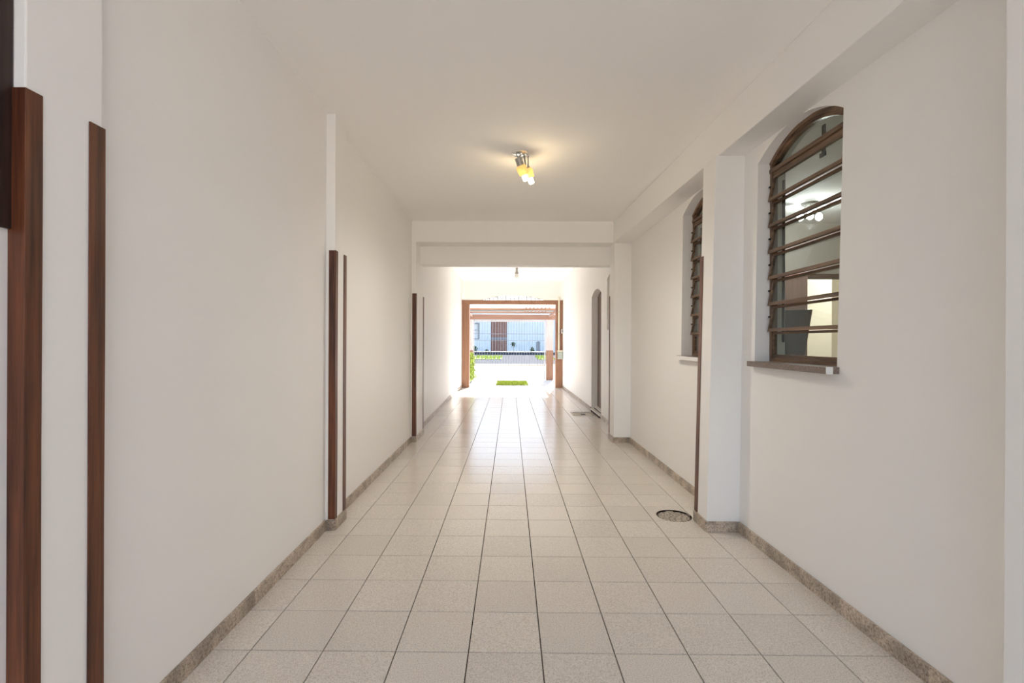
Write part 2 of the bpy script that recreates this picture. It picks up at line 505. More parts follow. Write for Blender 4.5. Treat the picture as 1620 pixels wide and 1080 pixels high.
for n_ in range(NROW0, NROW1 + 1):
    zc = TZ0 + TZ * (n_ + 0.5)
    lo, hi = left_face(zc) - 0.002, right_bot(zc) + 0.002
    if DOOR['z0'] < zc < DOOR['z1']: hi = right_bot(zc)
    for k in range(-5, 7):
        p = tile_poly(k, n_, lo, hi)
        if p is None: continue
        if -1 <= n_ < NIND - 1:
            full = p[1][0] - p[0][0] > TS - 2 * GAP - 1e-6
            x_, z_ = TX0 + TS * (k + 0.5), TZ0 + TZ * (n_ + 0.5)
            if full and full_mesh is not None:
                ob = bpy.data.objects.new('tile', full_mesh)
                COL.objects.link(ob); ob.parent = slab
            else:
                mb = MB()
                q = [(a_ - x_, b_ - (z_ - SK * x_)) for a_, b_ in p]
                tile_mb(mb, q)
                ob = mb.build('tile', M['tile'], None)
                ob.parent = slab
                if full: full_mesh = ob.data
            ob.location = (x_ * U, (z_ - SK * x_) * U, random.uniform(-0.0003, 0.0003))
            tiles[(k, n_)] = ob
        else:
            tile_mb(field, p)
field.build('tile_field', M['tile'], slab, kind='stuff')
bpy.context.view_layer.update()

def cut_tiles(cutter_mb, cx, cz, rad):
    """take a drain hole out of the tiles round (cx, cz) and give them real meshes again"""
    c = cutter_mb.build('cutter', M['dark'])
    hit = []
    for ob in tiles.values():
        if abs(ob.location.x / U - cx) < rad + TS * 0.51 and abs(ob.location.y / U - cz) < rad + TZ * 0.51:
            md = ob.modifiers.new('cut', 'BOOLEAN'); md.operation = 'DIFFERENCE'; md.object = c; md.solver = 'EXACT'
            hit.append(ob)
    bpy.context.view_layer.update()
    dg = bpy.context.evaluated_depsgraph_get()
    res = [bpy.data.meshes.new_from_object(ob.evaluated_get(dg)) for ob in hit]
    for ob, me in zip(hit, res):
        ob.modifiers.clear(); ob.data = me
    bpy.data.objects.remove(c, do_unlink=True)

# round drain cover beside the pilaster
DX, DZ, DR = 0.950, 2.823, 0.099
cut_tiles(MB().tube([(DX, DZ, -0.02), (DX, DZ, 0.02)], DR, 40), DX, DZ, DR)
dr = empty('drain_cover', DX, DZ, -0.0095, 'round drain cover with brick pattern sunk in tiles beside pilaster', 'drain cover')
MB().tube([(DX, DZ, -0.0095), (DX, DZ, -0.0072)], DR - 0.004, 40).build('plate', M['draindark'], dr)
for j in range(-4, 5):
    zz = DZ + j * 0.021
    half = math.sqrt(max((DR - 0.012) ** 2 - (j * 0.021) ** 2, 0))
    if half < 0.012: continue
    x = DX - half
    first = 0.017 if j % 2 else 0.034
    while x < DX + half - 0.006:
        x1 = min(x + first, DX + half)
        if x1 - x > 0.01:
            MB().box(x + 0.002, x1 - 0.002, zz - 0.0082, zz + 0.0082, -0.0072, -0.0046).build('cover_stud', M['drain'], dr)
        x = x1; first = 0.034

# rectangular drain grate in front of the arched doorway
GX0, GX1, GZ0, GZ1 = 0.862, 1.165, 6.62, 7.02
cut_tiles(MB().box(GX0, GX1, GZ0, GZ1, -0.02, 0.02), (GX0 + GX1) / 2, (GZ0 + GZ1) / 2, 0.2)
gr = empty('floor_grate', (GX0 + GX1) / 2, (GZ0 + GZ1) / 2, -0.0095, 'rectangular inspection cover in the tiles before the arched doorway', 'drain cover')
MB().box(GX0 + .004, GX1 - .004, GZ0 + .004, GZ1 - .004, -0.0095, -0.006).build('plate', M['drainlight'], gr)
fr = MB()
fr.box(GX0 + .004, GX1 - .004, GZ0 + .004, GZ0 + .03, -0.006, -0.001).box(GX0 + .004, GX1 - .004, GZ1 - .03, GZ1 - .004, -0.006, -0.001)
fr.box(GX0 + .004, GX0 + .03, GZ0 + .03, GZ1 - .03, -0.006, -0.001).box(GX1 - .03, GX1 - .004, GZ0 + .03, GZ1 - .03, -0.006, -0.001)
fr.build('cover_frame', M['drain'], gr)
MB().box(0.99, 1.05, 6.78, 6.86, -0.006, -0.002).build('lifting_handle', M['iron'], gr)

# ------------------------------------------------------------------ baseboards
BT, BH = 0.0105, 0.055
def baseboard(name, runs, label, cat=None):
    root = empty(name, runs[0][0][0], runs[0][0][1], 0, label, None, kind='structure')
    for (x0, z0), (x1, z1), nx, nz in runs:
        L = math.hypot(x1 - x0, z1 - z0)
        k = max(1, round(L / 0.95))
        for i in range(k):
            ta, tb = i / k + (0.0009 / L if i else 0), (i + 1) / k - (0.0009 / L if i < k - 1 else 0)
            ax, az, bx, bz = x0 + (x1 - x0) * ta, z0 + (z1 - z0) * ta, x0 + (x1 - x0) * tb, z0 + (z1 - z0) * tb
            dh = random.uniform(-0.0012, 0.0012)
            MB().hexa([(ax, az, 0), (ax + nx, az + nz, 0), (bx + nx, bz + nz, 0), (bx, bz, 0), (ax, az, BH + dh), (ax + nx, az + nz, BH + dh), (bx + nx, bz + nz, BH + dh), (bx, bz, BH + dh)]).build('stone_strip', M['granite'], root, bevel=0.002)
    return root
lf = lambda z: left_face(z)
rb = lambda z: right_bot(z)
baseboard('baseboard_left', [
    ((lf(-2), -2.0), (lf(0.9), P0[0] - BT), BT, 0),
    ((-0.96, P0[0]), (XL0 + BT, P0[0]), 0, -BT),
    ((XL0, P0[0]), (XL0, P0[1]), BT, 0),
    ((lf(1.2), P0[1]), (lf(2.58), P1[0] - BT), BT, 0),
    ((-0.972, P1[0]), (XL1 + BT, P1[0]), 0, -BT),
    ((XL1, P1[0]), (XL1, P1[1]), BT, 0),
    ((lf(2.8), P1[1]), (lf(4.8), P2[0] - BT), BT, 0),
    ((-0.985, P2[0]), (XL2 + BT, P2[0]), 0, -BT),
    ((XL2, P2[0]), (XL2, P2[1]), BT, 0),
    ((lf(5.3), P2[1]), (lf(8.63), 8.63), BT, 0),
    ((lf(8.63), 8.63), (lf(10.69), 10.69), BT, 0)], 'brown grey granite baseboard along the plain wall')
baseboard('baseboard_right', [
    ((rb(-2), -2.0), (rb(0.94), 0.93), -BT, 0),
    ((1.245, 0.94), (1.126 - BT, 0.94), 0, -BT),
    ((1.126, 0.94), (1.126, 1.113), -BT, 0),
    ((rb(1.13), 1.113), (rb(1.43), 1.43), -BT, 0),
    ((rb(1.43), 1.43), (rb(2.59), P1[0] - BT), -BT, 0),
    ((1.206, P1[0]), (1.0455 - BT, P1[0]), 0, -BT),
    ((1.0455, P1[0]), (1.0455, P1[1]), -BT, 0),
    ((rb(2.76), P1[1]), (rb(4.87), P2[0] - BT), -BT, 0),
    ((1.19, P2[0]), (1.035 - BT, P2[0]), 0, -BT),
    ((1.035, P2R[0]), (1.035, P2R[1]), -BT, 0),
    ((rb(5.12), P2R[1]), (rb(6.40), DOOR['z0']), -BT, 0),
    ((rb(7.13), DOOR['z1']), (rb(10.69), 10.69), -BT, 0)], 'brown grey granite baseboard along the window wall')

# ------------------------------------------------------------------ wooden corner strips on the pilasters
def guard(xf, sgn, zc, zdir, label, xtop=None, w=0.0365, t=0.0045, h0=0.057, h1=1.483):
    """angle strip round the pilaster corner at (xf, zc): one leg on the corridor face, one round the edge"""
    xt = xf if xtop is None else xtop
    mb = MB()
    n_ = 8
    pts = [(0, 0), (-w, 0), (-w, -t), (t, -t), (t, w), (0, w)]          # u into wall(-)/corridor(+), v away from the corner
    rings = []
    for i in range(n_ + 1):
        q = i / n_
        h = h0 + (h1 - h0) * q
        xx = xf + (xt - xf) * h / SOFF
        wob = 0.0005 * math.sin(q * 9 + zc * 7)
        rings.append([(xx + sgn * (u + (wob if u > 0 else 0)), zc + zdir * v, h) for u, v in pts])
    m_ = len(pts)
    vs = [v for r_ in rings for v in r_]
    fs = [list(range(m_)), [n_ * m_ + k for k in range(m_)]]
    for i in range(n_):
        for k in range(m_):
            fs.append((i * m_ + k, i * m_ + (k + 1) % m_, (i + 1) * m_ + (k + 1) % m_, (i + 1) * m_ + k))
    mb.add(vs, fs)
    o = mb.build('corner_guard', M['guard'], bevel=0.0015)
    return tag(o, label, 'corner guard', 'wooden corner strips on the pilasters')
guard(XL0, 1, P0[0], 1, 'broad dark wooden corner strip on the nearest pilaster, edge facing the camera', w=0.031)
guard(XL0, 1, P0[1], -1, 'dark wooden corner strip on the far edge of the nearest pilaster')
guard(XL1, 1, P1[0], 1, 'dark wooden corner strip on the near edge of the slim pilaster', w=0.032)
guard(XL1, 1, P1[1], -1, 'dark wooden corner strip on the far edge of the slim pilaster')
guard(XL2, 1, P2[0], 1, 'dark wooden corner strip under cross beam, near edge on plain wall')
guard(XL2, 1, P2[1], -1, 'dark wooden corner strip under cross beam, far edge on plain wall')
guard(1.0455, -1, P1[1], -1, 'brown wooden corner strip on the pilaster between the arched windows', xtop=1.086)
guard(1.035, -1, P2R[1], -1, 'thin dark wooden corner strip on window side pilaster under the beam')

# ------------------------------------------------------------------ arched louvre windows
def window(idx, w, xf, label, cap=True):
    z0, z1, hb, hs, rise = w['z0'], w['z1'], w['sill'], w['spring'], w['rise']
    root = empty('window_%d' % idx, xf, (z0 + z1) / 2, hb, label, None, kind='structure')
    o4 = (z0, z1, hb, hs, rise)
    D = 0.030                                     # depth of the fixed frame
    jw = 0.020
    # fixed frame: jambs, foot and arch
    MB().box(xf, xf + D, z0, z0 + jw, hb, hs).build('jamb', M['winwood_v'], root, bevel=0.002)
    MB().box(xf, xf + D, z1 - jw, z1, hb, hs).build('jamb', M['winwood_v'], root, bevel=0.002)
    MB().box(xf, xf + D, z0 + jw, z1 - jw, hb, hb + 0.022).build('bottom_rail', M['winwood'], root, bevel=0.002)
    def ring(xa, xb, d0, d1):
        mb = MB(); N = 24
        for i in range(N):
            sa, sb = z0 + (z1 - z0) * i / N, z0 + (z1 - z0) * (i + 1) / N
            def pt(s_, d, x):
                c = (z0 + z1) / 2; wd = (z1 - z0) / 2
                rr = (wd * wd + rise * rise) / (2 * rise); ch = hs + rise - rr
                vx, vh = s_ - c, arch_h(o4, s_) - ch
                L = math.hypot(vx, vh); q = (L - d) / L
                return (x, c + vx * q, ch + vh * q)
            mb.hexa([pt(sa, d1, xa), pt(sb, d1, xa), pt(sb, d1, xb), pt(sa, d1, xb), pt(sa, d0, xa), pt(sb, d0, xa), pt(sb, d0, xb), pt(sa, d0, xb)])
        return mb
    ring(xf - 0.004, xf + D, 0.0, 0.020).build('arch_frame', M['winwood'], root, smooth=True)
    ring(xf + 0.006, xf + D, 0.020, 0.034).build('arch_bead', M['winwood'], root, smooth=True)
    # transom
    ht = hs - 0.045
    MB().box(xf - 0.004, xf + D, z0, z1, ht - 0.006, ht + 0.014).build('transom', M['winwood'], root, bevel=0.002)
    MB().box(xf + 0.006, xf + D, z0, z1, ht - 0.024, ht - 0.006).build('transom_bead', M['winwood'], root, bevel=0.002)
    # arched pane over the transom
    mb = MB(); N = 20
    zz = [z0 + 0.012 + (z1 - z0 - 0.024) * i / N for i in range(N + 1)]
    for sa, sb in zip(zz, zz[1:]):
        ta, tb = max(arch_h(o4, sa) - 0.012, ht + 0.004), max(arch_h(o4, sb) - 0.012, ht + 0.004)
        x0, x1 = xf + 0.015, xf + 0.018
        mb.add([(x0, sa, ht), (x0, sb, ht), (x0, sb, tb), (x0, sa, ta), (x1, sa, ht), (x1, sb, ht), (x1, sb, tb), (x1, sa, ta)],
               [(0, 1, 2, 3), (7, 6, 5, 4), (0, 4, 5, 1), (3, 2, 6, 7)])
    mb.build('arch_pane', M['glass'], root)
    # sashes
    n_ = 7
    hbot, htop = hb + 0.022, ht - 0.024
    sh = (htop - hbot) / n_
    for i in range(n_):
        h1_, h0_ = htop - sh * i, htop - sh * (i + 1)
        fixed = i == n_ - 1
        tilt = 0.0 if fixed else 0.20
        za, zb = z0 + jw + 0.002, z1 - jw - 0.002
        def sx_(dx, h): return xf + 0.004 + dx - tilt * (h1_ - h)
        def bx(mb, za_, zb_, ha, hb_, d0, d1):
            return mb.hexa([(sx_(d0, ha), za_, ha), (sx_(d1, ha), za_, ha), (sx_(d1, ha), zb_, ha), (sx_(d0, ha), zb_, ha),
                            (sx_(d0, hb_), za_, hb_), (sx_(d1, hb_), za_, hb_), (sx_(d1, hb_), zb_, hb_), (sx_(d0, hb_), zb_, hb_)])
        st = 0.012
        mb = MB()
        bx(mb, za, zb, h0_ + 0.001, h0_ + 0.017, 0, 0.016)
        bx(mb, za, zb, h1_ - 0.012, h1_ - 0.001, 0, 0.016)
        bx(mb, za, za + st, h0_ + 0.017, h1_ - 0.012, 0, 0.016)
        bx(mb, zb - st, zb, h0_ + 0.017, h1_ - 0.012, 0, 0.016)
        sash = mb.build('sash', M['winwood'], root)
        g = MB(); bx(g, za + st - .002, zb - st + .002, h0_ + 0.015, h1_ - 0.010, 0.006, 0.009)
        g.build('glass_pane', M['glass'], sash)
        if not fixed:
            hh = (h0_ + h1_) / 2 + 0.012
            q = MB().box(xf - 0.014, xf + 0.006, zb - 0.002, zb + 0.008, hh - 0.006, hh + 0.002)
            q.build('hinge', M['iron'], sash)
    if idx != 3:
        # operating bar behind the sashes and latch under the arch
        MB().box(xf + 0.042, xf + 0.050, z1 - 0.050, z1 - 0.036, hb + 0.10, ht - 0.05).build('operating_bar', M['iron'], root, bevel=0.001)
        zc = z0 + (z1 - z0) * 0.40
        lt = MB().box(xf + 0.040, xf + 0.046, zc - 0.010, zc + 0.010, ht - 0.035, ht + 0.085)
        lt.box(xf + 0.040, xf + 0.047, zc - 0.012, zc + 0.026, ht - 0.05, ht - 0.032)
        lt.build('latch', M['iron'], root, bevel=0.001)
    return root
XF = 1.306
window(1, WIN[0], XF, 'nearer arched window of tilted wood framed glass louvres above a brown sill')
window(2, WIN[1], XF - 0.012, 'second arched louvre window, mostly hidden behind the pilaster')
window(3, WIN[2], 1.295, 'small high arched window recess beyond the cross beam')

# sills
def sill(z0, z1, x0, x1, top, label, capmat, front=None):
    th = 0.026
    s_ = empty('window_sill', (x0 + x1) / 2, (z0 + z1) / 2, top - th, label, 'window sill')
    MB().box(x0, x1, z0 + 0.004, z1, top - th, top).build('slab', M['sillstone'], s_, bevel=0.0015)
    MB().box(x0 - 0.0008, x0 + 0.024, z0, z0 + 0.004, top - th - 0.001, top + 0.0008).build('white_end', M['white'], s_, label='white painted end of the sill')  # thin white piece on the near end face
    if front: MB().box(x0 - 0.003, x0, z0, z1 + 0.002, top - th - 0.001, top - 0.002).build('painted_front', M['paint'], s_, label='white painted front edge')
    return s_
sill(1.851, 2.477, 1.200, XF + 0.004, 0.9095, 'brown stone sill under the nearer arched window', M['white'])
sill(2.866, 3.492, 1.186, XF - 0.006, 0.9095, 'white edged brown sill under the second arched window', M['white'], front=True)

# window on the wall beside the camera
w4 = empty('window_4', -0.955, 0.6, 1.21, 'dark wooden window frame beside the nearest pilaster', None, kind='structure')
MB().box(-0.99, -0.953, 0.895, 0.9335, 1.212, 2.16).build('jamb', M['darkwood'], w4, bevel=0.002)
MB().box(-0.99, -0.953, 0.10, 0.142, 1.212, 2.16).build('jamb', M['darkwood'], w4, bevel=0.002)
MB().box(-0.99, -0.954, 0.142, 0.895, 1.212, 1.255).build('bottom_rail', M['darkwood'], w4, bevel=0.002)
MB().box(-0.99, -0.954, 0.142, 0.895, 2.12, 2.16).build('top_rail', M['darkwood'], w4, bevel=0.002)
MB().box(-0.985, -0.958, 0.142, 0.895, 1.255, 2.12).build('glass_pane', M['darkglass'], w4)

# ------------------------------------------------------------------ doorway in the far wall
dw = empty('door_1', 1.28, 6.77, 0.0, 'dark brown wooden door deep in the arched doorway', None, kind='structure')
MB().box(1.272, 1.300, DOOR['z0'] + .03, DOOR['z1'] - .004, 0.07, 1.66).build('door_leaf', M['door'], dw, bevel=0.003)
MB().box(1.266, 1.30, DOOR['z0'], DOOR['z0'] + .03, 0.06, 1.70).build('jamb', M['door'], dw, bevel=0.002)
mb = MB(); dz = (DOOR['z0'], DOOR['z1'], 0.0, DOOR['spring'], DOOR['rise'])
N = 16
for i in range(N):
    sa, sb = DOOR['z0'] + (DOOR['z1'] - DOOR['z0']) * i / N, DOOR['z0'] + (DOOR['z1'] - DOOR['z0']) * (i + 1) / N
    mb.hexa([(1.275, sa, 1.62), (1.30, sa, 1.62), (1.30, sb, 1.62), (1.275, sb, 1.62), (1.275, sa, arch_h(dz, sa)), (1.30, sa, arch_h(dz, sa)), (1.30, sb, arch_h(dz, sb)), (1.275, sb, arch_h(dz, sb))])
mb.build('arch_panel', M['door'], dw)
MB().tube([(1.262, 6.50, 0.82), (1.262, 6.56, 0.82)], 0.006, 8).tube([(1.262, 6.50, 0.82), (1.274, 6.50, 0.82)], 0.005, 8).build('door_handle', M['greymetal'], dw)
ds = empty('door_step', 1.22, 6.77, 0.0, 'pale marble double step at the foot of the arched doorway', 'step')
MB().box(1.178, 1.272, DOOR['z0'] + .004, DOOR['z1'] - .004, 0.0, 0.026).build('riser', M['grout'], ds)
MB().box(1.172, 1.272, DOOR['z0'] + .002, DOOR['z1'] - .002, 0.026, 0.040).build('tread', M['whitestep'], ds, bevel=0.002)
MB().box(1.226, 1.272, DOOR['z0'] + .004, DOOR['z1'] - .004, 0.040, 0.058).build('riser', M['grout'], ds)
MB().box(1.220, 1.272, DOOR['z0'] + .002, DOOR['z1'] - .002, 0.058, 0.070).build('tread', M['whitestep'], ds, bevel=0.002)

# ------------------------------------------------------------------ rooms seen through the windows
RX1 = 4.6
o = MB().box(1.385, RX1, 0.6, 4.92, -0.12, 0.0).build('floor', M['tile'], kind='structure'); tag(o, 'tiled floor of the room behind the windows')
o = MB().box(1.42, RX1, 0.6, 4.92, CEIL, CEIL + 0.1).build('ceiling', M['ceil'], kind='structure'); tag(o, 'ceiling of the room behind the windows')
o = MB().box(RX1, RX1 + 0.1, 0.6, 7.4, 0.0, CEIL).build('wall_right', M['roomwall'], kind='structure'); tag(o, 'far side wall of the room behind the windows')
o = MB().box(1.385, RX1, 0.5, 0.6, 0.0, CEIL).build('wall_back', M['roomwall'], kind='structure'); tag(o, 'end wall of the room behind the windows')
DRX0, DRX1, DRH = 2.905, 3.62, 1.655
def fpos(s, h, side): return (s, 4.92 + 0.08 * side, h)
o = wall_mb(fpos, [1.385, RX1], 0, CEIL, [(DRX0, DRX1, 0.0, DRH, 0)]).build('wall_front', M['roomwall'], kind='structure'); tag(o, 'room wall with the inner doorway, seen through the louvres')
d2 = empty('door_2', 3.26, 4.92, 0.0, 'dark inner door frame seen through the louvres', None, kind='structure')
MB().box(DRX0 - 0.004, DRX0 + 0.034, 4.905, 5.0, 0, DRH).build('jamb', M['winwood_v'], d2, bevel=0.002)
MB().box(DRX1 - 0.034, DRX1 + 0.004, 4.905, 5.0, 0, DRH).build('jamb', M['winwood_v'], d2, bevel=0.002)
MB().box(DRX0 - 0.004, DRX1 + 0.004, 4.905, 5.0, DRH, DRH + 0.045).build('lintel', M['winwood'], d2, bevel=0.002)
# second room
o = MB().box(1.40, RX1, 5.0, 7.4, -0.12, 0.0).build('floor', M['tile'], kind='structure'); tag(o, 'floor of the lit room beyond the inner doorway')
o = MB().box(1.42, RX1, 5.0, 7.4, CEIL, CEIL + 0.1).build('ceiling', M['ceil'], kind='structure'); tag(o, 'ceiling of the lit room beyond the inner doorway')
o = MB().box(1.40, RX1, 6.9, 7.0, 0.0, CEIL).build('wall_front', M['roomwall'], kind='structure'); tag(o, 'lit beige wall beyond the inner doorway')
o = MB().box(3.95, 4.6, 6.0, 6.9, 0.0, CEIL).build('wall_right', M['paint'], kind='structure'); tag(o, 'pale corner wall beyond the inner doorway')
# wardrobe against the inner wall
wd = empty('wardrobe', 2.6, 4.75, 0.0, 'pinkish brown wooden wardrobe side seen through the louvres', 'wardrobe')
MB().box(2.30, 2.80, 4.60, 4.91, 0.0, 1.66).build('body', M['pinkwood'], wd, bevel=0.004)
MB().box(2.31, 2.545, 4.588, 4.60, 0.06, 1.64).build('door', M['pinkwood'], wd, bevel=0.003)
MB().box(2.555, 2.79, 4.588, 4.60, 0.06, 1.64).build('door', M['pinkwood'], wd, bevel=0.003)
# counter and screen just inside the window
ct = empty('counter', 1.75, 2.9, 0.0, 'pale counter just inside the nearer arched window', 'counter')
MB().box(1.40, 2.05, 2.15, 3.55, 0.86, 0.895).build('worktop', M['whitestep'], ct, bevel=0.003)
MB().box(1.42, 1.98, 2.2, 3.5, 0.0, 0.86).build('body', M['roomwall'], ct, bevel=0.003)
mo = empty('monitor', 1.71, 2.98, 0.895, 'dark flat screen standing on the counter behind the louvres', 'monitor')
MB().hexa([(1.640, 2.985, 0.93), (1.745, 2.90, 0.93), (1.760, 2.915, 0.93), (1.655, 3.0, 0.93), (1.640, 2.985, 1.20), (1.775, 2.875, 1.20), (1.79, 2.89, 1.20), (1.655, 3.0, 1.20)]).build('screen', M['screen'], mo, bevel=0.003)
MB().box(1.69, 1.72, 2.945, 2.975, 0.90, 0.96).build('neck', M['greymetal'], mo)
MB().cbox(1.65, 1.77, 2.90, 3.02, 0.895, 0.903, 0.003).build('foot', M['greymetal'], mo)

# room lamp: chrome plate with three bulbs
M['bulb_room'] = emit('lit white bulb', (0.95, 0.97, 1.0), 5)
rl = empty('room_ceiling_lamp', 2.576, 4.2, CEIL, 'three bulb chrome ceiling lamp shining inside the room behind louvres', 'ceiling lamp')
MB().tube([(2.576, 4.2, CEIL), (2.576, 4.2, CEIL - 0.018)], [0.075, 0.066], 28).build('ceiling_plate', M['chrome'], rl, smooth=True)
for dx, dz_ in ((-0.075, 0.02), (-0.02, -0.03), (0.075, 0.0)):
    MB().tube([(2.576 + dx * 0.4, 4.2 + dz_ * 0.4, CEIL - 0.018), (2.576 + dx, 4.2 + dz_, CEIL - 0.085)], 0.006, 8).build('arm', M['chrome'], rl, smooth=True)
    c = (2.576 + dx, 4.2 + dz_)
    bb = MB().tube([(c[0], c[1], CEIL - 0.085), (c[0], c[1], CEIL - 0.105), (c[0], c[1], CEIL - 0.135), (c[0], c[1], CEIL - 0.150)], [0.014, 0.026, 0.026, 0.008], 14).build('bulb', M['bulb_room'], rl, smooth=True)
def point(name, x, z, h, watts, col, rad=0.03):
    l = bpy.data.lights.new(name, 'POINT'); l.energy = watts; l.color = col; l.shadow_soft_size = rad
    ob = bpy.data.objects.new(name, l); ob.location = (x * U, z * U, h * U); COL.objects.link(ob); return ob
point('room_lamp_light', 2.576, 4.2, CEIL - 0.20, 7, (0.95, 0.97, 1.0))
# unseen lamp, added to light the second room
l2 = empty('inner_room_fill_lamp', 3.3, 6.0, CEIL, 'round glass ceiling lamp of the room beyond the inner doorway', 'ceiling lamp')
MB().tube([(3.3, 6.0, CEIL), (3.3, 6.0, CEIL - 0.03)], [0.05, 0.05], 20).build('ceiling_plate', M['chrome'], l2, smooth=True)
MB().tube([(3.3, 6.0, CEIL - 0.03), (3.3, 6.0, CEIL - 0.06), (3.3, 6.0, CEIL - 0.10), (3.3, 6.0, CEIL - 0.13)], [0.05, 0.075, 0.07, 0.02], 20).build('glass_globe', M['bulb_room'], l2, smooth=True)
point('inner_room_fill', 3.3, 6.0, CEIL - 0.2, 24, (1.0, 0.92, 0.78))  # fill light of the added lamp

# ------------------------------------------------------------------ two-spot ceiling lamp
m, nt, b = new_mat('amber glass shade')
b.inputs['Base Color'].default_value = (0.92, 0.78, 0.48, 1)
b.inputs['Transmission Weight'].default_value = 0.0
b.inputs['Subsurface Weight'].default_value = 0.0
b.inputs['Roughness'].default_value = 0.25
tr = nt.nodes.new('ShaderNodeBsdfTranslucent'); tr.inputs[0].default_value = (0.92, 0.78, 0.48, 1)
mx = nt.nodes.new('ShaderNodeMixShader'); mx.inputs[0].default_value = 0.35
nt.links.new(b.outputs[0], mx.inputs[1]); nt.links.new(tr.outputs[0], mx.inputs[2])
nt.links.new(mx.outputs[0], nt.nodes['Material Output'].inputs[0])
M['amber'] = m
M['bulb'] = emit('lit warm bulb', (1.0, 0.86, 0.58), 4)
LX, LZ = 0.057, 3.10
lamp = empty('ceiling_spot_lamp', LX, LZ, CEIL, 'chrome ceiling lamp with two lit amber spots pointing down', 'ceiling lamp')
MB().tube([(LX, LZ, CEIL), (LX, LZ, CEIL - 0.010), (LX, LZ, CEIL - 0.016)], [0.056, 0.056, 0.046], 36).build('ceiling_plate', M['chrome'], lamp, smooth=True)
MB().tube([(LX + .006, LZ - .012, CEIL - 0.016), (LX + .006, LZ - .012, CEIL - 0.028)], 0.012, 16).build('centre_boss', M['chrome'], lamp, smooth=True)
def spot(p0, d, L0):
    p0, d = Vector(p0), Vector(d).normalized()
    P = lambda t: (p0 + d * t)[:]
    arm = MB().tube([(p0.x - 0.012, p0.y, CEIL - 0.014), (p0 - d * 0.004)[:], P(0.012)], 0.0042, 8)
    arm.tube([(p0.x + 0.012, p0.y, CEIL - 0.014), (p0 + Vector((0.012, 0, -0.004)))[:], P(0.014)], 0.0042, 8)
    arm.build('swivel_arm', M['greymetal'], lamp, smooth=True)
    sp = MB().tube([P(0.0), P(0.004), P(L0)], [0.020, 0.023, 0.023], 22).build('lamp_holder', M['greymetal'], lamp, smooth=True)
    # amber cup, open towards its mouth, with wall thickness
    n_ = 24
    ref = Vector((1, 0, 0)); a_ = d.cross(ref).normalized(); b_ = d.cross(a_).normalized()
    prof = [(L0 - 0.002, 0.024), (L0 + 0.010, 0.034), (L0 + 0.050, 0.030), (L0 + 0.060, 0.029), (L0 + 0.060, 0.026), (L0 + 0.010, 0.030), (L0 + 0.002, 0.018)]
    vs, fs = [], []
    for t, r_ in prof:
        for k in range(n_):
            an = 2 * math.pi * k / n_
            vs.append((p0 + d * t + a_ * math.cos(an) * r_ + b_ * math.sin(an) * r_)[:])
    for i in range(len(prof) - 1):
        for k in range(n_):
            fs.append((i * n_ + k, i * n_ + (k + 1) % n_, (i + 1) * n_ + (k + 1) % n_, (i + 1) * n_ + k))
    MB().add(vs, fs).build('amber_shade', M['amber'], lamp, smooth=True)
    MB().tube([P(L0 + 0.004), P(L0 + 0.03), P(L0 + 0.045), P(L0 + 0.094), P(L0 + 0.100)], [0.010, 0.016, 0.0175, 0.0175, 0.010], 18).build('bulb', M['bulb'], lamp, smooth=True)
    e_ = p0 + d * (L0 + 0.125)
    point('bulb_light', e_.x, e_.y, e_.z, 0.8, (1.0, 0.78, 0.45), 0.012)
    l_ = bpy.data.lights.new('spot_light', 'SPOT'); l_.energy = 15.0; l_.color = (1.0, 0.93, 0.82)
    l_.spot_size = R(165); l_.spot_blend = 1.0; l_.shadow_soft_size = 0.02
    so_ = bpy.data.objects.new('spot_light', l_); so_.location = (e_.x * U, e_.y * U, e_.z * U)
    so_.rotation_euler = Vector((-0.03, 0.05, -1)).to_track_quat('-Z', 'Y').to_euler(); COL.objects.link(so_)
spot((LX - 0.014, LZ - 0.010, CEIL - 0.038), (0.052, 0.05, -0.125), 0.052)
spot((LX + 0.040, LZ + 0.030, CEIL - 0.085), (0.045, 0.04, -0.110), 0.010)
MB().tube([(LX + 0.024, LZ + 0.01, CEIL - 0.014), (LX + 0.030, LZ + 0.02, CEIL - 0.05), (LX + 0.040, LZ + 0.030, CEIL - 0.085)], 0.004, 8).build('drop_rod', M['greymetal'], lamp, smooth=True)

# bare pendant in the far part
pl = empty('pendant_lamp', 0.11, 8.97, CEIL3, 'small bare bulb holder on the ceiling beyond the cross beam', 'ceiling lamp')
MB().tube([(0.11, 8.97, CEIL3), (0.11, 8.97, CEIL3 - 0.012), (0.11, 8.97, CEIL3 - 0.075), (0.11, 8.97, CEIL3 - 0.08), (0.11, 8.97, CEIL3 - 0.105)], [0.030, 0.022, 0.026, 0.036, 0.036], 18).build('bulb_holder', M['greymetal'], pl, smooth=True)
MB().tube([(0.11, 8.97, CEIL3 - 0.105), (0.11, 8.97, CEIL3 - 0.13), (0.11, 8.97, CEIL3 - 0.17), (0.11, 8.97, CEIL3 - 0.19)], [0.025, 0.042, 0.038, 0.01], 18).build('bulb', M['white'], pl, smooth=True)

# ------------------------------------------------------------------ gate frame, arch grille and things on the post
def post(x0, x1, z0, z1, h1, label, nm='gate_post', m='post'):
    o = MB().cbox(x0, x1, z0, z1, 0.0, h1, 0.006).build(nm, M[m])
    return tag(o, label, 'post')
post(-1.062, -0.905, GATEZ + 0.005, GATEZ + 0.22, 1.832, 'brown wooden post of the gate frame without the conduit')
post(0.995, 1.143, GATEZ + 0.005, GATEZ + 0.22, 1.832, 'brown wooden post of the gate frame carrying conduit and meter box')
o = MB().cbox(-1.066, 1.147, GATEZ - 0.004, GATEZ + 0.16, 1.832, 1.9215, 0.006).build('gate_lintel', M['beam']); tag(o, 'brown wooden lintel across the gate opening under the arch', 'lintel')

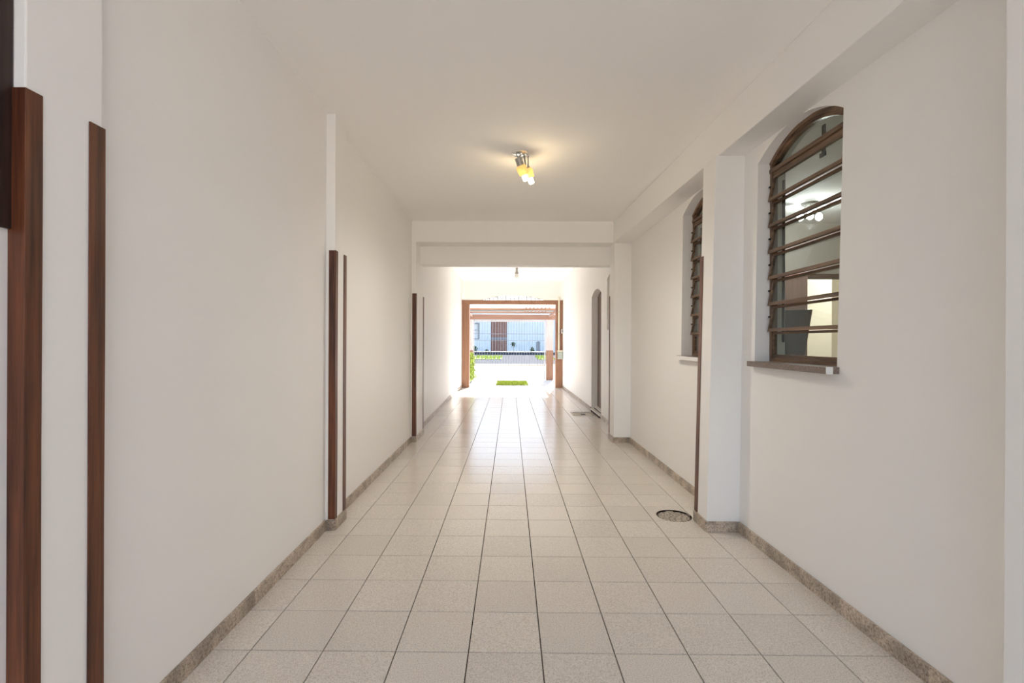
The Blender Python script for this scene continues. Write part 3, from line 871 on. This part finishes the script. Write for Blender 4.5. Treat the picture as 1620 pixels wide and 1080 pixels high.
ag = empty('arch_grille', 0.06, GATEZ + 0.07, 1.9217, 'thin metal grille of bars filling the shallow arch', 'grille')
oa = (-0.645, 0.765, 1.9217, 1.9217, 0.104)
x = -0.56
while x < 0.70:
    top = arch_h(oa, x)
    MB().box(x - 0.008, x + 0.008, GATEZ + 0.065, GATEZ + 0.080, 1.9217, top).build('bar', M['iron'], ag)
    x += 0.092
for hh in (1.955, 1.99):
    wv = max([abs(t) for t in [i * 0.005 for i in range(0, 140)] if arch_h(oa, 0.06 + t) > hh])
    MB().box(0.06 - wv, 0.06 + wv, GATEZ + 0.063, GATEZ + 0.067, hh - 0.006, hh + 0.006).build('rail', M['iron'], ag)

cp = empty('conduit_pipe', 1.055, GATEZ - 0.03, 0.0, 'cream conduit pipe running up the post above the meter box', 'pipe')
MB().tube([(1.060, GATEZ - 0.022, 0.81), (1.060, GATEZ - 0.022, 1.998)], 0.018, 12).build('pipe', M['pvc'], cp, smooth=True)
MB().box(1.033, 1.087, GATEZ - 0.045, GATEZ + 0.004, 1.66, 1.672).build('clamp', M['greymetal'], cp)
MB().box(1.033, 1.087, GATEZ - 0.045, GATEZ + 0.004, 1.18, 1.192).build('clamp', M['greymetal'], cp)
mbx = empty('meter_box', 1.09, GATEZ - 0.05, 0.64, 'grey green meter box fixed low on the gate post', 'meter box')
MB().cbox(1.035, 1.143, GATEZ - 0.075, GATEZ + 0.004, 0.635, 0.80, 0.005).build('case', M['meter'], mbx)
MB().cbox(1.042, 1.136, GATEZ - 0.083, GATEZ - 0.075, 0.645, 0.77, 0.003).build('lid', M['meter'], mbx)
MB().box(1.030, 1.147, GATEZ - 0.085, GATEZ + 0.004, 0.80, 0.822).build('cover', M['pvc'], mbx)
ic = empty('door_intercom', 1.135, GATEZ - 0.03, 1.22, 'small white and brown intercom on the post above the meter box', 'intercom')
MB().cbox(1.083, 1.108, GATEZ - 0.02, GATEZ + 0.005, 1.19, 1.30, 0.003).build('wooden_back', M['guard'], ic)
MB().cbox(1.108, 1.150, GATEZ - 0.05, GATEZ + 0.005, 1.195, 1.29, 0.004).build('case', M['white'], ic)
MB().cbox(1.122, 1.146, GATEZ - 0.058, GATEZ - 0.05, 1.215, 1.275, 0.002).build('handset', M['grey'], ic)

# ------------------------------------------------------------------ outside: drive, pergola, gate
o = MB().hexa([(-1.6, FZ1, -0.1), (1.7, FZ1, -0.1), (1.7, 13.2, -0.1), (-1.6, 13.2, -0.1), (-1.6, FZ1, -0.002), (1.7, FZ1, -0.002), (1.7, 13.2, -0.002), (-1.6, 13.2, -0.002)]).build('driveway', M['concrete'], kind='structure'); tag(o, 'sunlit pale concrete drive between post frame and gate')
def strip(name, z0, h0, z1, h1, m, label, x=14.0, xa=None):
    xa = -x if xa is None else xa
    o = MB().hexa([(xa, z0, h0 - 0.1), (x, z0, h0 - 0.1), (x, z1, h1 - 0.1), (xa, z1, h1 - 0.1), (xa, z0, h0), (x, z0, h0), (x, z1, h1), (xa, z1, h1)]).build(name, m, kind='structure')
    return tag(o, label)
gh = lerp_fn([(13.2, -0.002), (16.2, 0.245), (18.0, 0.295), (26.0, 0.465), (60.0, 0.6)])
strip('sidewalk', 13.2, gh(13.2), 16.2, gh(16.2), M['concrete'], 'pale sloping sidewalk beyond the gate')
strip('kerb', 16.2, gh(16.2), 16.5, gh(16.5), M['concrete'], 'pale kerb along the street')
strip('street', 16.5, gh(16.5) - 0.01, 25.6, gh(25.6), M['asphalt'], 'grey asphalt street beyond the gate')
strip('ground', 25.6, gh(25.6), 60.0, gh(60.0), M['earth'], 'ground under the houses across the street', x=40)
o = MB().box(-40, 40, -40, 11.02, -0.3, -0.13).build('ground', M['earth'], kind='structure'); tag(o, 'ground round the house')
o = MB().box(-40, -1.6, 11.02, 13.2, -0.3, -0.02).build('ground', M['earth'], kind='structure'); tag(o, 'front garden ground beside the drive')
o = MB().box(1.7, 40, 11.02, 13.2, -0.3, -0.02).build('ground', M['earth'], kind='structure'); tag(o, 'front garden ground on the other side of the drive')
o = MB().box(-1.6, -1.5, 10.9, 13.2, 0, 1.15).build('boundary_wall', M['housewall'], kind='structure'); tag(o, 'white boundary wall behind the shrub')
o = MB().box(1.45, 1.55, 10.9, 13.2, 0, 1.15).build('boundary_wall', M['housewall'], kind='structure'); tag(o, 'white boundary wall behind the gate pillar')

o = MB().box(0.1, 9, -6.2, -6.0, -0.13, 2.6).build('boundary_wall', M['cream'], kind='structure'); tag(o, 'cream wall of the back yard behind the camera')  # added out of view to throw warm sunlight back into the corridor
# grass patch and hedge
def blades(mb, n_, fx, wlo, hlo, hhi):
    for _ in range(n_):
        x, z = fx()
        h = random.uniform(hlo, hhi); an = random.uniform(0, 6.28); w_ = wlo
        dx, dz_ = math.cos(an) * w_, math.sin(an) * w_
        lx, lz = random.uniform(-.4, .4) * h, random.uniform(-.4, .4) * h
        mb.add([(x - dx, z - dz_, 0), (x + dx, z + dz_, 0), (x + lx, z + lz, h)], [(0, 1, 2)])
mb = MB()
mb.box(-0.315, 0.405, 11.32, 12.42, -0.002, 0.004)
blades(mb, 5000, lambda: (random.uniform(-0.33, 0.42), random.uniform(11.28, 12.45)), 0.004, 0.02, 0.05)
o = mb.build('grass_patch', M['grass'], kind='stuff'); tag(o, 'rectangular patch of yellow green grass on the drive before the gate', 'grass')
def leafy(name, c, rx, rz, h0, h1, n_, size, m, label, stem_r=0.012):
    root = empty(name, c[0], c[1], h0, label, 'shrub')
    mb = MB()
    for _ in range(n_):
        u, v, t = random.gauss(0, .42), random.gauss(0, .42), random.random()
        k = 1 - 0.5 * t * t
        p_ = Vector((c[0] + u * rx * k, c[1] + v * rz * k, h0 + (0.08 + 0.92 * t) * (h1 - h0)))
        d1 = Vector((random.gauss(0, 1), random.gauss(0, 1), random.gauss(0.4, 1))).normalized() * size
        d2 = d1.cross(Vector((random.gauss(0, 1), random.gauss(0, 1), random.gauss(0, 1)))).normalized() * size * 0.35
        mb.add([(p_ - d1 * .5)[:], (p_ + d2)[:], (p_ + d1)[:], (p_ - d2)[:]], [(0, 1, 2, 3)])
    mb.build('foliage', m, root, kind='stuff')
    st = MB()
    for q in range(4):
        st.tube([(c[0], c[1], h0), (c[0] + random.uniform(-.3, .3) * rx, c[1] + random.uniform(-.3, .3) * rz, h0 + (h1 - h0) * .7)], [stem_r, stem_r * .4], 6)
    st.build('stem', M['bark'], root)
    return root
leafy('garden_shrub', (-0.985, 12.25, 0), 0.12, 0.5, 0.0, 0.72, 900, 0.05, M['leaf'], 'tall yellow green shrub behind the plain gate post')

# pergola: side beams, rafters, battens
def beam(x0, x1, z0, z1, hA0, hA1, hB0, hB1, label, m):
    o = MB().hexa([(x0, z0, hA0), (x1, z0, hA0), (x1, z1, hB0), (x0, z1, hB0), (x0, z0, hA1), (x1, z0, hA1), (x1, z1, hB1), (x0, z1, hB1)])
    return o
pg = empty('pergola', 0.0, 11.9, 1.66, 'open brown timber pergola frame between post frame and gate', 'pergola')
beam(1.005, 1.045, GATEZ + .22, 12.93, 1.68, 1.745, 1.66, 1.72, '', None).build('side_beam', M['rafter'], pg, bevel=0.003)
beam(-1.045, -1.005, GATEZ + .22, 12.93, 1.68, 1.745, 1.66, 1.72, '', None).build('side_beam', M['rafter'], pg, bevel=0.003)
for z, dh in ((11.20, 0.0), (12.3, -0.010)):
    MB().box(-1.08, 1.08, z - 0.018, z + 0.018, 1.741 + dh, 1.78 + dh).build('rafter', M['beam'], pg, bevel=0.003)
for i in range(7):
    x = 0.36 + i * 0.088
    beam(x - .009, x + .009, 11.10, 12.45, 1.780, 1.800, 1.769, 1.789, '', None).build('batten', M['rafter'], pg)
o = MB().cbox(-1.17, 1.20, 12.96, 13.04, 1.60, 1.735, 0.006).build('gate_beam', M['beam']); tag(o, 'pinkish brown beam above the street gate on its pillars', 'beam')
for x0, x1, lab in ((0.955, 1.14, 'pillar at the latch side of the street gate, pale above and brown below'), (-1.16, -1.005, 'pillar of the street gate behind the yellow green shrub')):
    gp = empty('gate_pillar', (x0 + x1) / 2, 13.05, 0.0, lab, 'pillar', kind='thing')
    MB().cbox(x0, x1, 12.95, 13.15, 0.0, 0.78, 0.006).build('lower_shaft', M['post'], gp)
    MB().cbox(x0 + .004, x1 - .004, 12.955, 13.145, 0.78, 1.60, 0.006).build('upper_shaft', M['pinkpaint'], gp, label='pale pinkish upper shaft')

GZ = 13.05
sg = empty('street_gate', -0.03, GZ, 0.0, 'barred metal street gate with pale rails between two pillars', 'gate')
for x0, x1 in ((-0.99, -0.965), (0.905, 0.935)):
    MB().box(x0, x1, GZ - .012, GZ + .012, 0.012, 1.60).build('stile', M['gatepaint'], sg)
for hh, th, m_ in ((1.565, 0.022, 'gatepaint'), (1.22, 0.006, 'gatedark'), (1.045, 0.006, 'gatedark'), (0.745, 0.013, 'gatepaint'), (0.388, 0.012, 'gatebrown'), (0.022, 0.010, 'gatedark')):
    MB().box(-0.965, 0.905, GZ - .014, GZ + .014, hh - th, hh + th).build('rail', M[m_], sg)
x = -0.895
while x < 0.89:
    MB().tube([(x, GZ, 0.03), (x, GZ, 1.55)], 0.0055, 6).build('bar', M['gatedark'], sg)
    x += 0.0705

# ------------------------------------------------------------------ across the street
HZ = 26.0
hb = gh(26.0)
hs_ = empty('house', 0.0, HZ + 2, hb, 'pale bluish white house across the street with a red brown door', 'house')
mb = wall_mb(lambda s, h, side: (s, HZ + 0.25 * side, h), [-9.0, 9.0], hb - 0.05, 2.75, [(-2.45, -1.66, 1.14, 2.02, 0), (-1.04, -0.18, hb - 0.02, 2.12, 0)])
mb.build('facade', M['housewall'], hs_)
MB().box(-9, 9, HZ + 3.0, HZ + 3.2, hb - .05, 2.7).build('rear_wall', M['housewall'], hs_)
MB().box(-9, -8.8, HZ + .25, HZ + 3.0, hb - .05, 2.7).build('side_wall', M['housewall'], hs_)
MB().box(8.8, 9, HZ + .25, HZ + 3.0, hb - .05, 2.7).build('side_wall', M['housewall'], hs_)
rf = MB()
rf.hexa([(-9.3, HZ - .4, 2.70), (9.3, HZ - .4, 2.70), (9.3, HZ + 1.6, 3.25), (-9.3, HZ + 1.6, 3.25), (-9.3, HZ - .4, 2.76), (9.3, HZ - .4, 2.76), (9.3, HZ + 1.6, 3.31), (-9.3, HZ + 1.6, 3.31)])
rf.hexa([(-9.3, HZ + 1.6, 3.25), (9.3, HZ + 1.6, 3.25), (9.3, HZ + 3.5, 2.70), (-9.3, HZ + 3.5, 2.70), (-9.3, HZ + 1.6, 3.31), (9.3, HZ + 1.6, 3.31), (9.3, HZ + 3.5, 2.76), (-9.3, HZ + 3.5, 2.76)])
rf.build('roof', M['tilered'], hs_)
wf = MB()
wf.box(-2.45, -2.39, HZ + .02, HZ + .12, 1.14, 2.02).box(-1.72, -1.66, HZ - .02, HZ + .12, 1.14, 2.02).box(-2.39, -1.72, HZ - .02, HZ + .12, 1.14, 1.19).box(-2.39, -1.72, HZ - .02, HZ + .12, 1.96, 2.02).box(-2.39, -1.72, HZ + .02, HZ + .1, 1.62, 1.65).box(-1.97, -1.94, HZ + .02, HZ + .1, 1.19, 1.96)
wfo = wf.build('window', M['grey'], hs_)
MB().box(-2.39, -1.72, HZ + .06, HZ + .08, 1.19, 1.96).build('pane', M['white'], wfo)
MB().box(-1.04, -0.18, HZ + .08, HZ + .14, hb, 2.12).build('door', M['housedoor'], hs_)
dd = hs_.children[-1]
for i in range(5):
    x0 = -1.02 + i * 0.168
    MB().box(x0, x0 + 0.145, HZ + .045, HZ + .08, hb + .06, 1.12).build('panel', M['housedoor'], dd)
    MB().box(x0, x0 + 0.145, HZ + .045, HZ + .08, 1.26, 2.06).build('panel', M['housedoor'], dd)
MB().box(-1.03, -0.19, HZ + .03, HZ + .08, 1.13, 1.25).build('cross_rail', M['grey'], dd)

pr = empty('gate_pier', 1.43, 24.9, gh(24.9), 'grey pier with a pointed cap across the street', 'pier')
hp = gh(24.9)
MB().box(1.32, 1.50, 24.8, 25.0, hp, 1.0).build('shaft', M['grey'], pr, bevel=0.006)
MB().add([(1.30, 24.78, 1.0), (1.52, 24.78, 1.0), (1.52, 25.02, 1.0), (1.30, 25.02, 1.0), (1.41, 24.9, 1.07)], [(3, 2, 1, 0), (0, 1, 4), (1, 2, 4), (2, 3, 4), (3, 0, 4)]).build('cap', M['grey'], pr)
leafy('street_shrub', (-1.90, 25.2, 0), 0.22, 0.2, gh(25.2), 0.78, 260, 0.07, M['darkleaf'], 'low dark green shrub under the window across the street')
leafy('street_shrub', (-1.22, 25.3, 0), 0.12, 0.2, gh(25.3), 0.60, 160, 0.06, M['darkleaf'], 'very low dark shrub beside the red brown door')
leafy('street_shrub', (1.10, 24.6, 0), 0.10, 0.1, gh(25.0), 0.74, 160, 0.06, M['darkleaf'], 'small dark shrub beside the grey pier')
yt = empty('young_tree', 0.145, 25.0, gh(25.0), 'thin young tree with one dark tuft across the street', 'tree')
MB().tube([(0.145, 25.0, gh(25.0)), (0.15, 25.0, 0.86)], [0.012, 0.008], 6).build('trunk', M['bark'], yt)
mb = MB()
for _ in range(140):
    p_ = Vector((0.15 + random.gauss(0, .05), 25.0 + random.gauss(0, .05), 0.88 + random.gauss(0, .05)))
    d1 = Vector((random.gauss(0, 1), random.gauss(0, 1), random.gauss(0, 1))).normalized() * 0.05
    d2 = d1.cross(Vector((0.3, 0.5, 1))).normalized() * 0.02
    mb.add([(p_ - d1)[:], (p_ + d2)[:], (p_ + d1)[:], (p_ - d2)[:]], [(0, 1, 2, 3)])
mb.build('crown', M['darkleaf'], yt, kind='stuff')
for (x0, x1, lab) in ((-1.50, -0.35, 'flat grass verge in the street nearer the house door'), (1.10, 1.75, 'flat grass verge in the street nearer the grey pier')):
    mb = MB()
    z0, z1 = 19.2, 21.8
    mb.hexa([(x0, z0, gh(z0) - .01), (x1, z0, gh(z0) - .01), (x1, z1, gh(z1) - .01), (x0, z1, gh(z1) - .01), (x0, z0, gh(z0) + .012), (x1, z0, gh(z0) + .012), (x1, z1, gh(z1) + .012), (x0, z1, gh(z1) + .012)])
    for _ in range(900):
        x, z = random.uniform(x0, x1), random.uniform(z0, z1)
        h = random.uniform(.03, .07); hh = gh(z) + .01
        mb.add([(x - .01, z, hh), (x + .01, z, hh), (x + random.uniform(-.02, .02), z, hh + h)], [(0, 1, 2)])
    o = mb.build('grass_verge', M['grass'], kind='stuff'); tag(o, lab, 'grass')
